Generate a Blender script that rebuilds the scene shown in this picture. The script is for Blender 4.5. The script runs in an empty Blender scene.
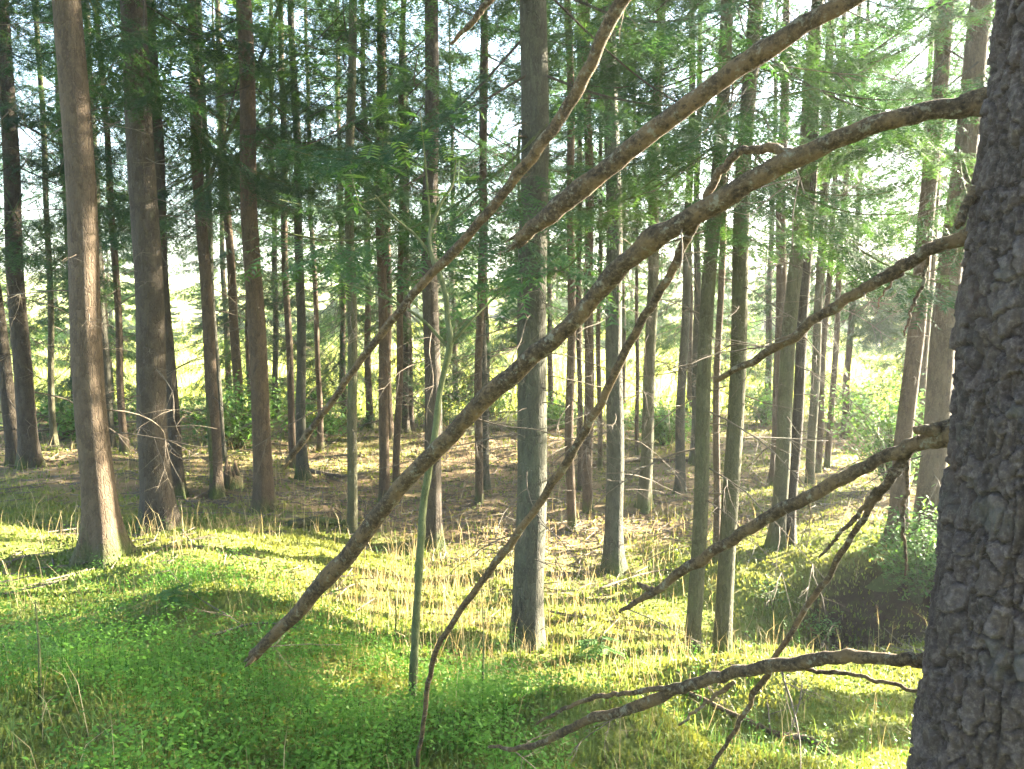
import bpy, math, random
import numpy as np
from mathutils import Vector

random.seed(7)
RS = np.random.RandomState(11)
R = math.radians
scene = bpy.context.scene
COL = scene.collection

# ------------------------------------------------------------------ camera
EYE = np.array([0.0, 0.0, 1.6]); PITCH = R(6.0); FPX = 800.0
FW = np.array([0, math.cos(PITCH), -math.sin(PITCH)])
UP = np.array([0, math.sin(PITCH), math.cos(PITCH)])
RT = np.array([1.0, 0, 0])
cam = bpy.data.cameras.new('camera'); camo = bpy.data.objects.new('camera', cam); COL.objects.link(camo)
cam.sensor_width = 36; cam.lens = 36 * FPX / 1024; cam.clip_end = 3000; cam.clip_start = 0.05
camo.location = EYE; camo.rotation_euler = (math.pi / 2 - PITCH, 0, 0)
cam.dof.use_dof = False; cam.dof.focus_distance = 7.5; cam.dof.aperture_fstop = 11
scene.camera = camo

def ray(px, py):
    d = RT * ((px - 512) / FPX) + UP * ((384.5 - py) / FPX) + FW
    return d / d[1]
def at(px, py, depth):
    return EYE + ray(px, py) * depth

# ------------------------------------------------------------------ noise
def _h(ix, iy, iz, seed):
    n = (ix * 374761393 + iy * 668265263 + iz * 2147483647 + seed * 1274126177) & 0xffffffff
    n = ((n ^ (n >> 13)) * 1274126177) & 0xffffffff
    n = (n ^ (n >> 16)) & 0xffffffff
    return n / 4294967295.0
def vnoise(x, y, z=None, seed=0):
    x = np.asarray(x, float); y = np.asarray(y, float)
    z = np.zeros_like(x) if z is None else np.asarray(z, float)
    ix, iy, iz = np.floor(x).astype(np.int64), np.floor(y).astype(np.int64), np.floor(z).astype(np.int64)
    fx, fy, fz = x - ix, y - iy, z - iz
    fx, fy, fz = fx*fx*(3-2*fx), fy*fy*(3-2*fy), fz*fz*(3-2*fz)
    r = 0
    for a in (0, 1):
        for b in (0, 1):
            for c in (0, 1):
                r = r + _h(ix+a, iy+b, iz+c, seed) * (fx if a else 1-fx) * (fy if b else 1-fy) * (fz if c else 1-fz)
    return r * 2 - 1
def fbm(x, y, z=None, seed=0, oct=3):
    r = 0; a = 1.0; s = 0
    for k in range(oct):
        f = 2.03 ** k
        r = r + a * vnoise(np.asarray(x)*f + 13.7*k, np.asarray(y)*f, None if z is None else np.asarray(z)*f, seed + k)
        s += a; a *= .5
    return r / s
def sstep(a, b, x):
    t = np.clip((x - a) / (b - a), 0, 1); return t * t * (3 - 2 * t)

# ------------------------------------------------------------------ terrain
CP = np.array([  # x, y, z
    (-.05, 5.7, -.88), (-3.3, 6.5, -.47), (-3.1, 7, -.47), (-6, 10, -.5), (-9, 10, -.4), (-5, 6, -.25), (-8, 6, -.1),
    (1.6, 7, -1.42), (2.7, 8.1, -.95), (1.1, 8.6, -1.25), (-.9, 9, -1.12), (-2.8, 9, -.78), (4.5, 8.2, -.95), (6, 8, -.8),
    (0, 15, -1.15), (-6, 15, -.9), (6, 15, -1.2), (0, 20, -1.3), (-10, 20, -1.1), (10, 20, -1.35),
    (0, 3, -.18), (-1.8, 3, .02), (-3.5, 3.2, .1), (-2.6, 5, -.28), (1.3, 3.1, -.42), (2.2, 5.2, -1.05), (3.5, 5.2, -1.1), (.9, 4.6, -.8),
    (0, 1, .0), (0, -2, .2), (1.2, 1.2, -.05), (-2, 0, .2), (3, 2, -.3), (5, 4, -.7), (-1.2, 4.2, -.3)], float)
def G0(x, y):
    x = np.asarray(x, float); y = np.asarray(y, float)
    num = 0; den = 0
    for cx, cy, cz in CP:
        s = .55 + .13 * max(cy, 0)
        w = np.exp(-np.minimum(np.sqrt(((x-cx)**2 + (y-cy)**2) / (s*s) + .05), 60.0) * 2.0)
        w = w + 1e-14
        num = num + w * cz; den = den + w
    z = num / den
    far = -1.35 + .035 * np.clip(y - 38, 0, 400) + .02 * np.clip(np.abs(x) - 40, 0, 200)
    f = sstep(17, 26, y)
    z = z * (1 - f) + far * f
    z = z - .55 * np.exp(-(((x-2.95)/1.15)**2 + ((y-7.0)/.62)**2) ** 1.3)
    z = z + .2 * np.exp(-(((x-.42)/.5)**2 + ((y-3.35)/.35)**2)) + .28 * np.exp(-(((x-1.75)/.6)**2 + ((y-4.9)/.4)**2))
    z = z + .2 * np.exp(-(((x+1.7)/.9)**2 + ((y-4.6)/.5)**2)) + .2 * np.exp(-(((x+4.2)/1.1)**2 + ((y-6.3)/.5)**2)) + .75 * np.exp(-(((x-4.75)/.6)**2 + ((y-7.2)/.7)**2))  # last term: hidden mound added so its shadow falls into the hollow
    return z
def G(x, y):
    x = np.asarray(x, float); y = np.asarray(y, float)
    z = G0(x, y)
    k = np.exp(-np.hypot(x, y) / 40)
    z = z + k * (.13 * fbm(x*1.1, y*1.5, seed=3, oct=2) + .05 * fbm(x*3.3, y*3.7, seed=5, oct=2))
    z = z + k * .014 * fbm(x*11, y*11, seed=9, oct=2)
    return z
def hit(px, py):
    d = ray(px, py)
    t = np.concatenate([np.arange(.6, 30, .02), np.arange(30, 300, .25)])
    P = EYE + d * t[:, None]
    below = P[:, 2] < G(P[:, 0], P[:, 1])
    i = int(np.argmax(below)) if below.any() else len(t) - 1
    p = P[i]
    return np.array([p[0], p[1], float(G(p[0], p[1]))])

# ------------------------------------------------------------------ mesh helpers
class MB:
    def __init__(s): s.v = []; s.t = []; s.q = []; s.c = []; s.n = 0; s.mt = []; s.mq = []
    def add(s, V, T=None, Q=None, C=None, m=0):
        V = np.asarray(V, float).reshape(-1, 3)
        if T is not None and len(T): s.t.append(np.asarray(T, np.int64).reshape(-1, 3) + s.n); s.mt.append(np.full(len(s.t[-1]), m))
        if Q is not None and len(Q): s.q.append(np.asarray(Q, np.int64).reshape(-1, 4) + s.n); s.mq.append(np.full(len(s.q[-1]), m))
        s.v.append(V); s.n += len(V)
        c = np.zeros(len(V)) if C is None else np.broadcast_to(np.asarray(C, float), (len(V),))
        s.c.append(c)
    def mesh(s, name, mat, smooth=True, mat2=None):
        V = np.concatenate(s.v); T = np.concatenate(s.t) if s.t else np.zeros((0, 3), np.int64)
        Q = np.concatenate(s.q) if s.q else np.zeros((0, 4), np.int64)
        me = bpy.data.meshes.new(name)
        me.vertices.add(len(V)); me.vertices.foreach_set('co', V.astype(np.float32).ravel())
        loops = np.concatenate([T.ravel(), Q.ravel()]).astype(np.int32)
        me.loops.add(len(loops)); me.loops.foreach_set('vertex_index', loops)
        nf = len(T) + len(Q); me.polygons.add(nf)
        st = np.concatenate([np.arange(len(T)) * 3, len(T) * 3 + np.arange(len(Q)) * 4]).astype(np.int32)
        me.polygons.foreach_set('loop_start', st)
        me.polygons.foreach_set('loop_total', np.concatenate([np.full(len(T), 3), np.full(len(Q), 4)]).astype(np.int32))
        me.polygons.foreach_set('use_smooth', np.full(nf, bool(smooth)))
        me.update(calc_edges=True)
        a = me.attributes.new('tint', 'FLOAT', 'POINT'); a.data.foreach_set('value', np.concatenate(s.c).astype(np.float32))
        if mat: me.materials.append(mat)
        if mat2: me.materials.append(mat2); me.polygons.foreach_set('material_index', np.concatenate(s.mt + s.mq).astype(np.int32))
        return me

def link(name, data, parent=None, loc=None, rot=None, scale=None):
    o = bpy.data.objects.new(name, data); COL.objects.link(o)
    if parent is not None: o.parent = parent
    if loc is not None: o.location = loc
    if rot is not None: o.rotation_euler = rot
    if scale is not None: o.scale = (scale,) * 3 if np.isscalar(scale) else scale
    return o
def tag(o, label=None, cat=None, group=None, kind=None):
    if label: o['label'] = label
    if cat: o['category'] = cat
    if group: o['group'] = group
    if kind: o['kind'] = kind
    return o
def thing(name, loc, label, cat, group=None):
    return tag(link(name, None, loc=tuple(loc)), label, cat, group)

def catmull(P, n):
    P = np.asarray(P, float); Q = np.vstack([2*P[0]-P[1], P, 2*P[-1]-P[-2]])
    out = []; m = len(P) - 1
    for u in np.linspace(0, m, n):
        i = min(int(u), m - 1); t = u - i
        a, b, c, d = Q[i], Q[i+1], Q[i+2], Q[i+3]
        out.append(.5 * (2*b + (c-a)*t + (2*a-5*b+4*c-d)*t*t + (3*b-a-3*c+d)*t**3))
    return np.array(out)
def tube(P, r, seg=8, knob=0.0, seed=0, cap=True):
    P = np.asarray(P, float); n = len(P); r = np.broadcast_to(np.asarray(r, float), (n,))
    T = np.gradient(P, axis=0); T /= np.linalg.norm(T, axis=1)[:, None] + 1e-9
    a = np.array([0, 0, 1.0]) if abs(T[0][2]) < .9 else np.array([1.0, 0, 0])
    N = np.zeros((n, 3)); N[0] = np.cross(T[0], a); N[0] /= np.linalg.norm(N[0])
    for i in range(1, n):
        v = N[i-1] - T[i] * np.dot(N[i-1], T[i]); N[i] = v / (np.linalg.norm(v) + 1e-9)
    B = np.cross(T, N)
    th = np.arange(seg) * 2 * math.pi / seg
    V = P[:, None, :] + r[:, None, None] * (np.cos(th)[None, :, None] * N[:, None, :] + np.sin(th)[None, :, None] * B[:, None, :])
    V = V.reshape(-1, 3)
    if knob:
        k = np.repeat(r, seg) * knob
        s = 1 / (np.mean(r) * 7 + 1e-6)
        d = fbm(V[:, 0]*s, V[:, 1]*s, V[:, 2]*s, seed=seed, oct=3)
        ctr = np.repeat(P, seg, axis=0); u = V - ctr; u /= np.linalg.norm(u, axis=1)[:, None] + 1e-9
        V = V + u * (k * d)[:, None]
    i = np.arange(n - 1)[:, None] * seg; j = np.arange(seg)[None, :]; j2 = (j + 1) % seg
    Q = np.stack([i + j, i + j2, i + seg + j2, i + seg + j], -1).reshape(-1, 4)
    Tt = None
    if cap:
        V = np.vstack([V, P[0] - T[0]*r[0]*.2, P[-1] + T[-1]*r[-1]*.35]); c0, c1 = len(V) - 2, len(V) - 1
        jj = np.arange(seg); e = (n - 1) * seg
        Tt = np.vstack([np.stack([np.full(seg, c0), (jj+1) % seg, jj], -1), np.stack([np.full(seg, c1), e + jj, e + (jj+1) % seg], -1)])
    return V, Tt, Q

# ------------------------------------------------------------------ materials
def new_mat(name):
    m = bpy.data.materials.new(name); m.use_nodes = True
    nt = m.node_tree
    for n in list(nt.nodes):
        if n.type != 'OUTPUT_MATERIAL': nt.nodes.remove(n)
    return m, nt, nt.nodes['Material Output']
class NB:
    def __init__(s, nt): s.nt = nt
    def __call__(s, t, **kw):
        n = s.nt.nodes.new(t)
        for k, v in kw.items():
            if k.startswith('_'): setattr(n, k[1:], v)
            else: s.set(n, k.replace('__', ' '), v)
        return n
    def set(s, n, k, v):
        i = n.inputs[int(k[1:])] if k[0] == 'i' and k[1:].isdigit() else n.inputs[k]
        if isinstance(v, bpy.types.NodeSocket): s.nt.links.new(v, i)
        else: i.default_value = v
    def ramp(s, fac, stops):
        n = s.nt.nodes.new('ShaderNodeValToRGB'); e = n.color_ramp.elements
        while len(e) < len(stops): e.new(.5)
        for el, (p, c) in zip(e, stops): el.position = p; el.color = (*c, 1)
        s.nt.links.new(fac, n.inputs[0]); return n.outputs[0]
    def mix(s, fac, a, b, mode='MIX'):
        n = s.nt.nodes.new('ShaderNodeMix'); n.data_type = 'RGBA'; n.blend_type = mode
        for i, v in ((0, fac), (6, a), (7, b)):
            if isinstance(v, bpy.types.NodeSocket): s.nt.links.new(v, n.inputs[i])
            else: n.inputs[i].default_value = v if i == 0 else (*v, 1)
        return n.outputs[2]

def bark(name, dark, light, lichen, lich_amt, vscale=26, bump=.75, moss=True):
    m, nt, out = new_mat(name); N = NB(nt)
    tc = N('ShaderNodeTexCoord').outputs['Object']
    oi = N('ShaderNodeObjectInfo').outputs['Random']
    mp = N('ShaderNodeMapping', Vector=tc, Scale=(1, 1, .45))
    off = N('ShaderNodeVectorMath', _operation='ADD', i0=mp.outputs[0], i1=oi).outputs[0]
    nz = N('ShaderNodeTexNoise', Vector=off, Scale=9.0, Detail=7.0, Roughness=.7)
    wn = N('ShaderNodeTexNoise', Vector=off, Scale=28.0, Detail=4.0, Roughness=.6)
    wp = N('ShaderNodeVectorMath', _operation='MULTIPLY_ADD', i0=wn.outputs['Color'], i1=(.05, .05, .05), i2=off).outputs[0]
    vo = N('ShaderNodeTexVoronoi', _feature='DISTANCE_TO_EDGE', Vector=wp, Scale=float(vscale))
    vc = N('ShaderNodeTexVoronoi', Vector=wp, Scale=float(vscale))
    bw = N('ShaderNodeRGBToBW', Color=vc.outputs['Color']).outputs[0]
    fine = N('ShaderNodeTexNoise', Vector=off, Scale=120.0, Detail=5.0, Roughness=.7)
    mp2 = N('ShaderNodeMapping', Vector=tc, Scale=(60, 60, 9))
    st = N('ShaderNodeTexNoise', Vector=mp2.outputs[0], Scale=1.0, Detail=4.0, Roughness=.65)
    base = N.mix(N.ramp(nz.outputs['Fac'], [(.3, (0,)*3), (.7, (1,)*3)]), dark, light)
    base = N.mix(.55, base, N.ramp(bw, [(.15, dark), (.85, light)]))
    base = N.mix(N.ramp(st.outputs['Fac'], [(.45, (0,)*3), (.75, (.32,)*3)]), base, tuple(c*.5 for c in dark))
    base = N.mix(N.ramp(fine.outputs['Fac'], [(.5, (0,)*3), (.7, (.6,)*3)]), base, tuple(c*1.35 for c in light))
    ln = N('ShaderNodeTexNoise', Vector=off, Scale=3.2, Detail=8.0, Roughness=.75)
    base = N.mix(N.ramp(ln.outputs['Fac'], [(.62-.25*lich_amt, (0,)*3), (.74-.2*lich_amt, (min(1, .3+lich_amt),)*3)]), base, lichen)
    sx = N('ShaderNodeSeparateXYZ', Vector=tc).outputs[2]
    mz = N('ShaderNodeMath', _operation='MULTIPLY_ADD', i0=ln.outputs['Fac'], i1=-1.1, i2=sx).outputs[0]
    if moss: base = N.mix(N.ramp(N('ShaderNodeMath', _operation='ADD', i0=mz, i1=.75).outputs[0], [(.2, (.85,)*3), (.42, (0,)*3)]), base, (.055, .075, .016))
    h1 = N('ShaderNodeMath', _operation='MULTIPLY_ADD', i0=fine.outputs['Fac'], i1=.7, i2=st.outputs['Fac']).outputs[0]
    ed = N.ramp(vo.outputs['Distance'], [(0, (0, 0, 0)), (.12, (1, 1, 1))])
    hgt = N('ShaderNodeMath', _operation='MULTIPLY_ADD', i0=ed, i1=.45, i2=h1).outputs[0]
    bp = N('ShaderNodeBump', Strength=min(1, bump*1.4), Distance=.012, Height=hgt)
    bs = N('ShaderNodeBsdfPrincipled', Base__Color=base, Roughness=.9, Normal=bp.outputs[0])
    bs.inputs['Specular IOR Level'].default_value = .25
    nt.links.new(bs.outputs[0], out.inputs[0]); return m

def leafmat(name, c0, c1, trans=.4, tcol=None, rough=.55, var=.25):
    m, nt, out = new_mat(name); N = NB(nt)
    at_ = N('ShaderNodeAttribute'); at_.attribute_name = 'tint'
    oi = N('ShaderNodeObjectInfo').outputs['Random']
    base = N.mix(at_.outputs['Fac'], c0, c1)
    hv = N('ShaderNodeMapRange', Value=oi); hv.inputs[3].default_value = 1 - var; hv.inputs[4].default_value = 1 + var
    hs = N('ShaderNodeHueSaturation', Color=base, Value=hv.outputs[0])
    d = N('ShaderNodeBsdfPrincipled', Base__Color=hs.outputs[0], Roughness=rough)
    d.inputs['Specular IOR Level'].default_value = .3
    if trans:
        tc = N.mix(1.0, hs.outputs[0], tcol or (1.6, 1.5, .6), 'MULTIPLY')
        t = N('ShaderNodeBsdfTranslucent', Color=tc)
        mx = N('ShaderNodeMixShader', Fac=trans, i1=d.outputs[0], i2=t.outputs[0])
        nt.links.new(mx.outputs[0], out.inputs[0])
    else: nt.links.new(d.outputs[0], out.inputs[0])
    return m

M = {}
M['bark_brown'] = bark('bark brown', (0.043, 0.029, 0.017), (0.097, 0.070, 0.043), (0.097, 0.097, 0.057), .15)
M['bark_dark'] = bark('bark dark', (0.028, 0.021, 0.014), (0.064, 0.051, 0.034), (0.068, 0.070, 0.043), .15)
M['bark_red'] = bark('bark reddish', (0.041, 0.029, 0.016), (0.099, 0.067, 0.039), (0.090, 0.087, 0.048), .05)
M['bark_grey'] = bark('bark grey', (0.034, 0.030, 0.021), (0.072, 0.069, 0.046), (0.076, 0.082, 0.049), .45)
M['bark_green'] = bark('bark greenish', (0.040, 0.036, 0.018), (0.084, 0.079, 0.041), (0.084, 0.097, 0.041), .45)
M['sapling'] = bark('sapling bark', (.034, .04, .013), (.085, .095, .034), (.1, .11, .07), .3, 60, .3, False)
M['twig'] = bark('dry twig bark', (.055, .042, .028), (.13, .105, .075), (.14, .135, .1), .3, 60, .3, False)
def deadwood():
    m, nt, out = new_mat('dead branch bark'); N = NB(nt)
    tc = N('ShaderNodeTexCoord').outputs['Object']
    n1 = N('ShaderNodeTexNoise', Vector=tc, Scale=13.0, Detail=8.0, Roughness=.7)
    n2 = N('ShaderNodeTexNoise', Vector=tc, Scale=110.0, Detail=6.0, Roughness=.75)
    n3 = N('ShaderNodeTexNoise', Vector=tc, Scale=42.0, Detail=6.0, Roughness=.7)
    c = N.ramp(n2.outputs['Fac'], [(.36, (0.0156, 0.0105, 0.0060)), (.52, (0.0546, 0.0374, 0.0186)), (.68, (0.1326, 0.0975, 0.0558))])
    c = N.mix(N.ramp(n1.outputs['Fac'], [(.46, (0,)*3), (.58, (.65,)*3)]), c, (0.1326, 0.0877, 0.0406))
    c = N.mix(N.ramp(n3.outputs['Fac'], [(.56, (0,)*3), (.63, (.75,)*3)]), c, (0.1560, 0.1463, 0.1014))
    c = N.mix(N.ramp(n3.outputs['Fac'], [(.34, (.8,)*3), (.42, (0,)*3)]), c, (0.0187, 0.0130, 0.0084))
    h = N('ShaderNodeMath', _operation='MULTIPLY_ADD', i0=n3.outputs['Fac'], i1=2.0, i2=n2.outputs['Fac']).outputs[0]
    bp = N('ShaderNodeBump', Strength=1.0, Distance=.008, Height=h)
    bs = N('ShaderNodeBsdfPrincipled', Base__Color=c, Roughness=.85, Normal=bp.outputs[0]); bs.inputs['Specular IOR Level'].default_value = .2
    nt.links.new(bs.outputs[0], out.inputs[0]); return m
M['deadwood'] = deadwood()
M['needle'] = leafmat('spruce needles', (.013, .042, .02), (.042, .085, .028), .5)
M['needle_fresh'] = leafmat('young spruce needles', (.05, .14, .03), (.1, .2, .045), .4)
M['leaf'] = leafmat('broad leaves', (.045, .12, .028), (.105, .19, .045), .42, (1.4, 1.35, .7))
M['bilberry'] = leafmat('bilberry leaves', (.022, .085, .008), (.085, .19, .018), .4)
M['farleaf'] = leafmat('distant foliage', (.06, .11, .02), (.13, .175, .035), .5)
M['moss'] = leafmat('moss fronds', (.075, .12, .018), (.185, .19, .045), .35, (1.2, 1.12, .7))
M['grass'] = leafmat('green grass', (.06, .135, .028), (.15, .2, .06), .4, (1.25, 1.2, .7))
M['straw'] = leafmat('dry straw grass', (.24, .19, .09), (.42, .34, .19), .4, (1.2, 1.1, .8))
M['meadow'] = leafmat('meadow grass', (.19, .25, .055), (.35, .37, .13), .45)

def ground_mat():
    m, nt, out = new_mat('forest floor'); N = NB(nt)
    tc = N('ShaderNodeTexCoord').outputs['Object']
    at_ = N('ShaderNodeAttribute'); at_.attribute_name = 'tint'     # 0 moss, 1 needle litter, 2 meadow
    n1 = N('ShaderNodeTexNoise', Vector=tc, Scale=1.7, Detail=6.0, Roughness=.6)
    n2 = N('ShaderNodeTexNoise', Vector=tc, Scale=14.0, Detail=5.0, Roughness=.7)
    n3 = N('ShaderNodeTexNoise', Vector=tc, Scale=90.0, Detail=3.0)
    moss = N.mix(N.ramp(n1.outputs['Fac'], [(.3, (0,)*3), (.7, (1,)*3)]), (.065, .11, .018), (.175, .175, .04))
    moss = N.mix(N.ramp(n2.outputs['Fac'], [(.45, (0,)*3), (.75, (.8,)*3)]), moss, (.10, .085, .03))
    lit = N.mix(n2.outputs['Fac'], (.085, .052, .028), (.33, .245, .14))
    lit = N.mix(N.ramp(n3.outputs['Fac'], [(.4, (0,)*3), (.65, (.8,)*3)]), lit, (.12, .075, .045))
    mead = N.mix(n1.outputs['Fac'], (.2, .245, .065), (.35, .36, .14))
    a = N('ShaderNodeMath', _operation='MINIMUM', i0=at_.outputs['Fac'], i1=1.0).outputs[0]
    b = N('ShaderNodeMath', _operation='SUBTRACT', i0=at_.outputs['Fac'], i1=1.0); b.use_clamp = True
    mot = N('ShaderNodeMath', _operation='MULTIPLY_ADD', i0=n2.outputs['Fac'], i1=1.2, i2=-.6).outputs[0]
    a2 = N('ShaderNodeMath', _operation='ADD', i0=a, i1=mot); a2.use_clamp = True
    c = N.mix(a2.outputs[0], moss, lit); c = N.mix(b.outputs[0], c, mead)
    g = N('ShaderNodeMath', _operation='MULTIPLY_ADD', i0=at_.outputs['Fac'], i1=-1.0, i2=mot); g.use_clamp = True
    c = N.mix(g.outputs[0], c, (.03, .019, .011))  # humus soil of the hollow, with its shade put into the dark colour
    h = N('ShaderNodeMath', _operation='MULTIPLY_ADD', i0=n3.outputs['Fac'], i1=.4, i2=n2.outputs['Fac']).outputs[0]
    bp = N('ShaderNodeBump', Strength=.9, Distance=.03, Height=h)
    bs = N('ShaderNodeBsdfPrincipled', Base__Color=c, Roughness=.95, Normal=bp.outputs[0])
    bs.inputs['Specular IOR Level'].default_value = .1
    nt.links.new(bs.outputs[0], out.inputs[0]); return m
M['ground'] = ground_mat()

# ------------------------------------------------------------------ ground sheet
def litter_amount(x, y):
    base = sstep(7.9, 9.8, y) * (1 - .3*sstep(15, 20, y))
    base = base + .5 * sstep(5.5, 7.5, y) * sstep(-2.2, -.8, x) * (1 - sstep(.6, 1.6, x))
    pit = np.exp(-(((x-3.6)/.9)**2 + ((y-7.5)/.45)**2))
    v = base * .82 + .6 * fbm(x*.8, y*1.3, seed=21, oct=3)
    return np.clip(v, 0, 1) * (1 - pit)
def humus_shade_amount(x, y):
    return np.exp(-(((x-3.5)/.75)**2 + ((y-7.3)/.5)**2))  # where dark soil and painted shade cover the hollow
def meadow_amount(x, y):
    return sstep(17.5, 21, y + 1.2 * fbm(x*.3, y*.3, seed=31, oct=2) - .12*np.abs(x+1))
def build_ground():
    tx = np.linspace(-math.asinh(200), math.asinh(200), 620); X = 3 * np.sinh(tx)
    a = math.asinh(17 / 3.5); b = math.asinh(600 / 3.5)
    Y = 4.0 + 3.5 * np.sinh(np.linspace(-a, b, 620))
    gx, gy = np.meshgrid(X, Y); x, y = gx.ravel(), gy.ravel()
    z = G(x, y)
    tint = litter_amount(x, y); mm = meadow_amount(x, y); tint = tint * (1 - mm) + 2 * mm; hu = humus_shade_amount(x, y); tint = np.where(hu > .12, -np.clip(hu*1.6, 0, 1), tint)
    nx, ny = len(X), len(Y)
    i = np.arange(ny - 1)[:, None] * nx; j = np.arange(nx - 1)[None, :]
    Q = np.stack([i+j, i+j+1, i+nx+j+1, i+nx+j], -1).reshape(-1, 4)
    mb = MB(); mb.add(np.stack([x, y, z], -1), Q=Q, C=tint)
    tag(link('ground', mb.mesh('ground', M['ground'])), 'mossy forest floor sloping down to a sunlit meadow', 'ground', kind='structure')
build_ground()

# ------------------------------------------------------------------ ground cover (stuff)
def scatter(n, d0, d1, ang=50):
    d = d0 * (d1 / d0) ** RS.rand(n)
    t = R(ang) * (RS.rand(n) * 2 - 1)
    return d * np.tan(t), d * 1.0
def blades(x, y, h, w, lean, tint, bend=True):
    n = len(x); z = G(x, y) - .005
    a = RS.rand(n) * 2 * math.pi; l = lean * RS.rand(n) * h
    b = RS.rand(n) * 2 * math.pi
    P = np.stack([x, y, z], -1)
    s = np.stack([np.cos(a), np.sin(a), 0*a], -1) * (w/2)[:, None]
    dl = np.stack([np.cos(b), np.sin(b), 0*b], -1)
    mid = P + dl*(l*.35)[:, None]; mid[:, 2] += h*.6
    tip = P + dl*l[:, None]; tip[:, 2] += h*(.98 - .25*(l/(h+1e-6)))
    V = np.stack([P - s, P + s, mid + s*.75, mid - s*.75, tip], 1).reshape(-1, 3)
    i = np.arange(n)[:, None] * 5
    return V, i + np.array([[3, 2, 4]]), i + np.array([[0, 1, 2, 3]]), np.repeat(tint, 5)

def bilb_mask(x, y):   # where the low berry shrubs grow
    u = x / np.maximum(y, .5)
    edge = 4.9 - .55 * (u + .3) + .35*np.sin(x*2.1)
    m = (1 - sstep(edge - .4, edge + .25, y)) * (1 - sstep(-.02, .1, u))
    clump = sstep(-.1, .14, fbm(x*1.5, y*1.9, seed=41, oct=3) + .08)
    return m * clump
def make_cover():
    # moss fronds
    x, y = scatter(360000, 1.4, 22)
    keep = RS.rand(len(x)) > litter_amount(x, y) * .75 + meadow_amount(x, y) + .5 * bilb_mask(x, y) + .5 * humus_shade_amount(x, y)
    x, y = x[keep], y[keep]
    h = (.014 + .024 * RS.rand(len(x))) * (1 + .06*y); w = (.004 + .005 * RS.rand(len(x))) * (1 + .22*y)
    t = np.clip(.5 + .6*fbm(x*1.4, y*1.7, seed=51, oct=3) + .3*(RS.rand(len(x))-.5), 0, 1)
    mb = MB(); mb.add(*blades(x, y, h, w, .9, t))
    tag(link('moss', mb.mesh('moss', M['moss'], False)), 'yellow green moss fronds over the hummocky forest floor', 'moss', kind='stuff')
    # green grass
    x, y = scatter(36000, 1.6, 16)
    u = x / y
    p = sstep(-.05, .35, fbm(x*.9, y*1.1, seed=61, oct=3)) * .9 + .45 * sstep(.05, .3, u)
    keep = (RS.rand(len(x)) < p * (1 - .8*litter_amount(x, y)) * (1 - meadow_amount(x, y)))
    x, y = x[keep], y[keep]
    h = .04 + .11 * RS.rand(len(x))**2; w = (.0022 + .002*RS.rand(len(x))) * (1 + .12*y)
    mb = MB(); mb.add(*blades(x, y, h, w, 1.1, RS.rand(len(x))))
    tag(link('grass', mb.mesh('grass', M['grass'], False)), 'short green grass among the moss', 'grass', kind='stuff')
    # dry straw grass
    x, y = scatter(80000, 1.8, 19)
    u = x / y
    p = .16 + .8 * np.exp(-((y - 7.0)/1.9)**2) * np.exp(-((u + .1)/.26)**2) + .35 * np.exp(-((y-6.6)/1.0)**2)*np.exp(-((u+.35)/.12)**2)
    p = p * sstep(-.5, .3, fbm(x*1.1, y*1.3, seed=71, oct=3)) * (1 - meadow_amount(x, y))
    p = p * (1 - .75 * np.exp(-(((x-2.9)/1.3)**2 + ((y-7.0)/.8)**2))) * np.where(y < 4.6, .22, 1)
    keep = RS.rand(len(x)) < p
    x, y = x[keep], y[keep]
    h = .10 + .30 * RS.rand(len(x))**1.6; w = (.0014 + .0016*RS.rand(len(x))) * (1 + .13*y)
    mb = MB(); mb.add(*blades(x, y, h, w, .8, RS.rand(len(x))))
    tag(link('dry_grass', mb.mesh('dry grass', M['straw'], False)), 'dry straw coloured grass stalks between the trunks', 'grass', kind='stuff')
    # bilberry shrubs: thin stems with small oval leaves
    x, y = scatter(12500, 1.9, 7, 40)
    keep = RS.rand(len(x)) < bilb_mask(x, y) * .95 + .02
    x, y = x[keep], y[keep]; n = len(x); k = 22
    z = G(x, y); cl = fbm(x*2.3, y*2.6, seed=45, oct=2); H = (.10 + .14*RS.rand(n)) * np.clip(1 + .9*cl, .4, 1.8)
    stem = np.stack([x, y, z], -1)
    lean = (RS.rand(n, 2) - .5) * .22
    s = .25 + .8 * RS.rand(n, k)
    P = stem[:, None, :] + np.concatenate([lean[:, None, :] * s[..., None], (H[:, None]*s)[..., None]], -1)
    P[..., :2] += (RS.rand(n, k, 2) - .5) * .11
    a = RS.rand(n, k)*2*math.pi; el = (RS.rand(n, k) - .25) * 1.0
    d = np.stack([np.cos(a)*np.cos(el), np.sin(a)*np.cos(el), np.sin(el)], -1)
    sd = np.stack([-np.sin(a), np.cos(a), .3*(RS.rand(n, k)-.5)], -1)
    L = (.010 + .015*RS.rand(n, k)**1.5)[..., None]; Wd = L * .32
    V = np.stack([P, P + d*L*.5 + sd*Wd, P + d*L, P + d*L*.5 - sd*Wd], 2).reshape(-1, 3)
    i = np.arange(n*k)[:, None]*4
    mb = MB(); mb.add(V, Q=i + np.array([[0, 1, 2, 3]]), C=np.repeat(np.clip(np.repeat(.5+.7*fbm(x*1.7, y*1.9, seed=47, oct=2), k)*.7 + .35*RS.rand(n*k) + .25*(s.ravel()-.6), 0, 1), 4))
    V, T, Q, C = blades(x, y, H, np.full(n, .003), .6, np.zeros(n)); mb.add(V, T, Q, C)
    tag(link('bilberry_cover', mb.mesh('bilberry cover', M['bilberry'], False)), 'low bright green bilberry shrubs on the shaded slope', 'ground cover', kind='stuff')
    # meadow grass tufts beyond the trunks
    x, y = scatter(26000, 17, 70)
    keep = RS.rand(len(x)) < meadow_amount(x, y)
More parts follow.
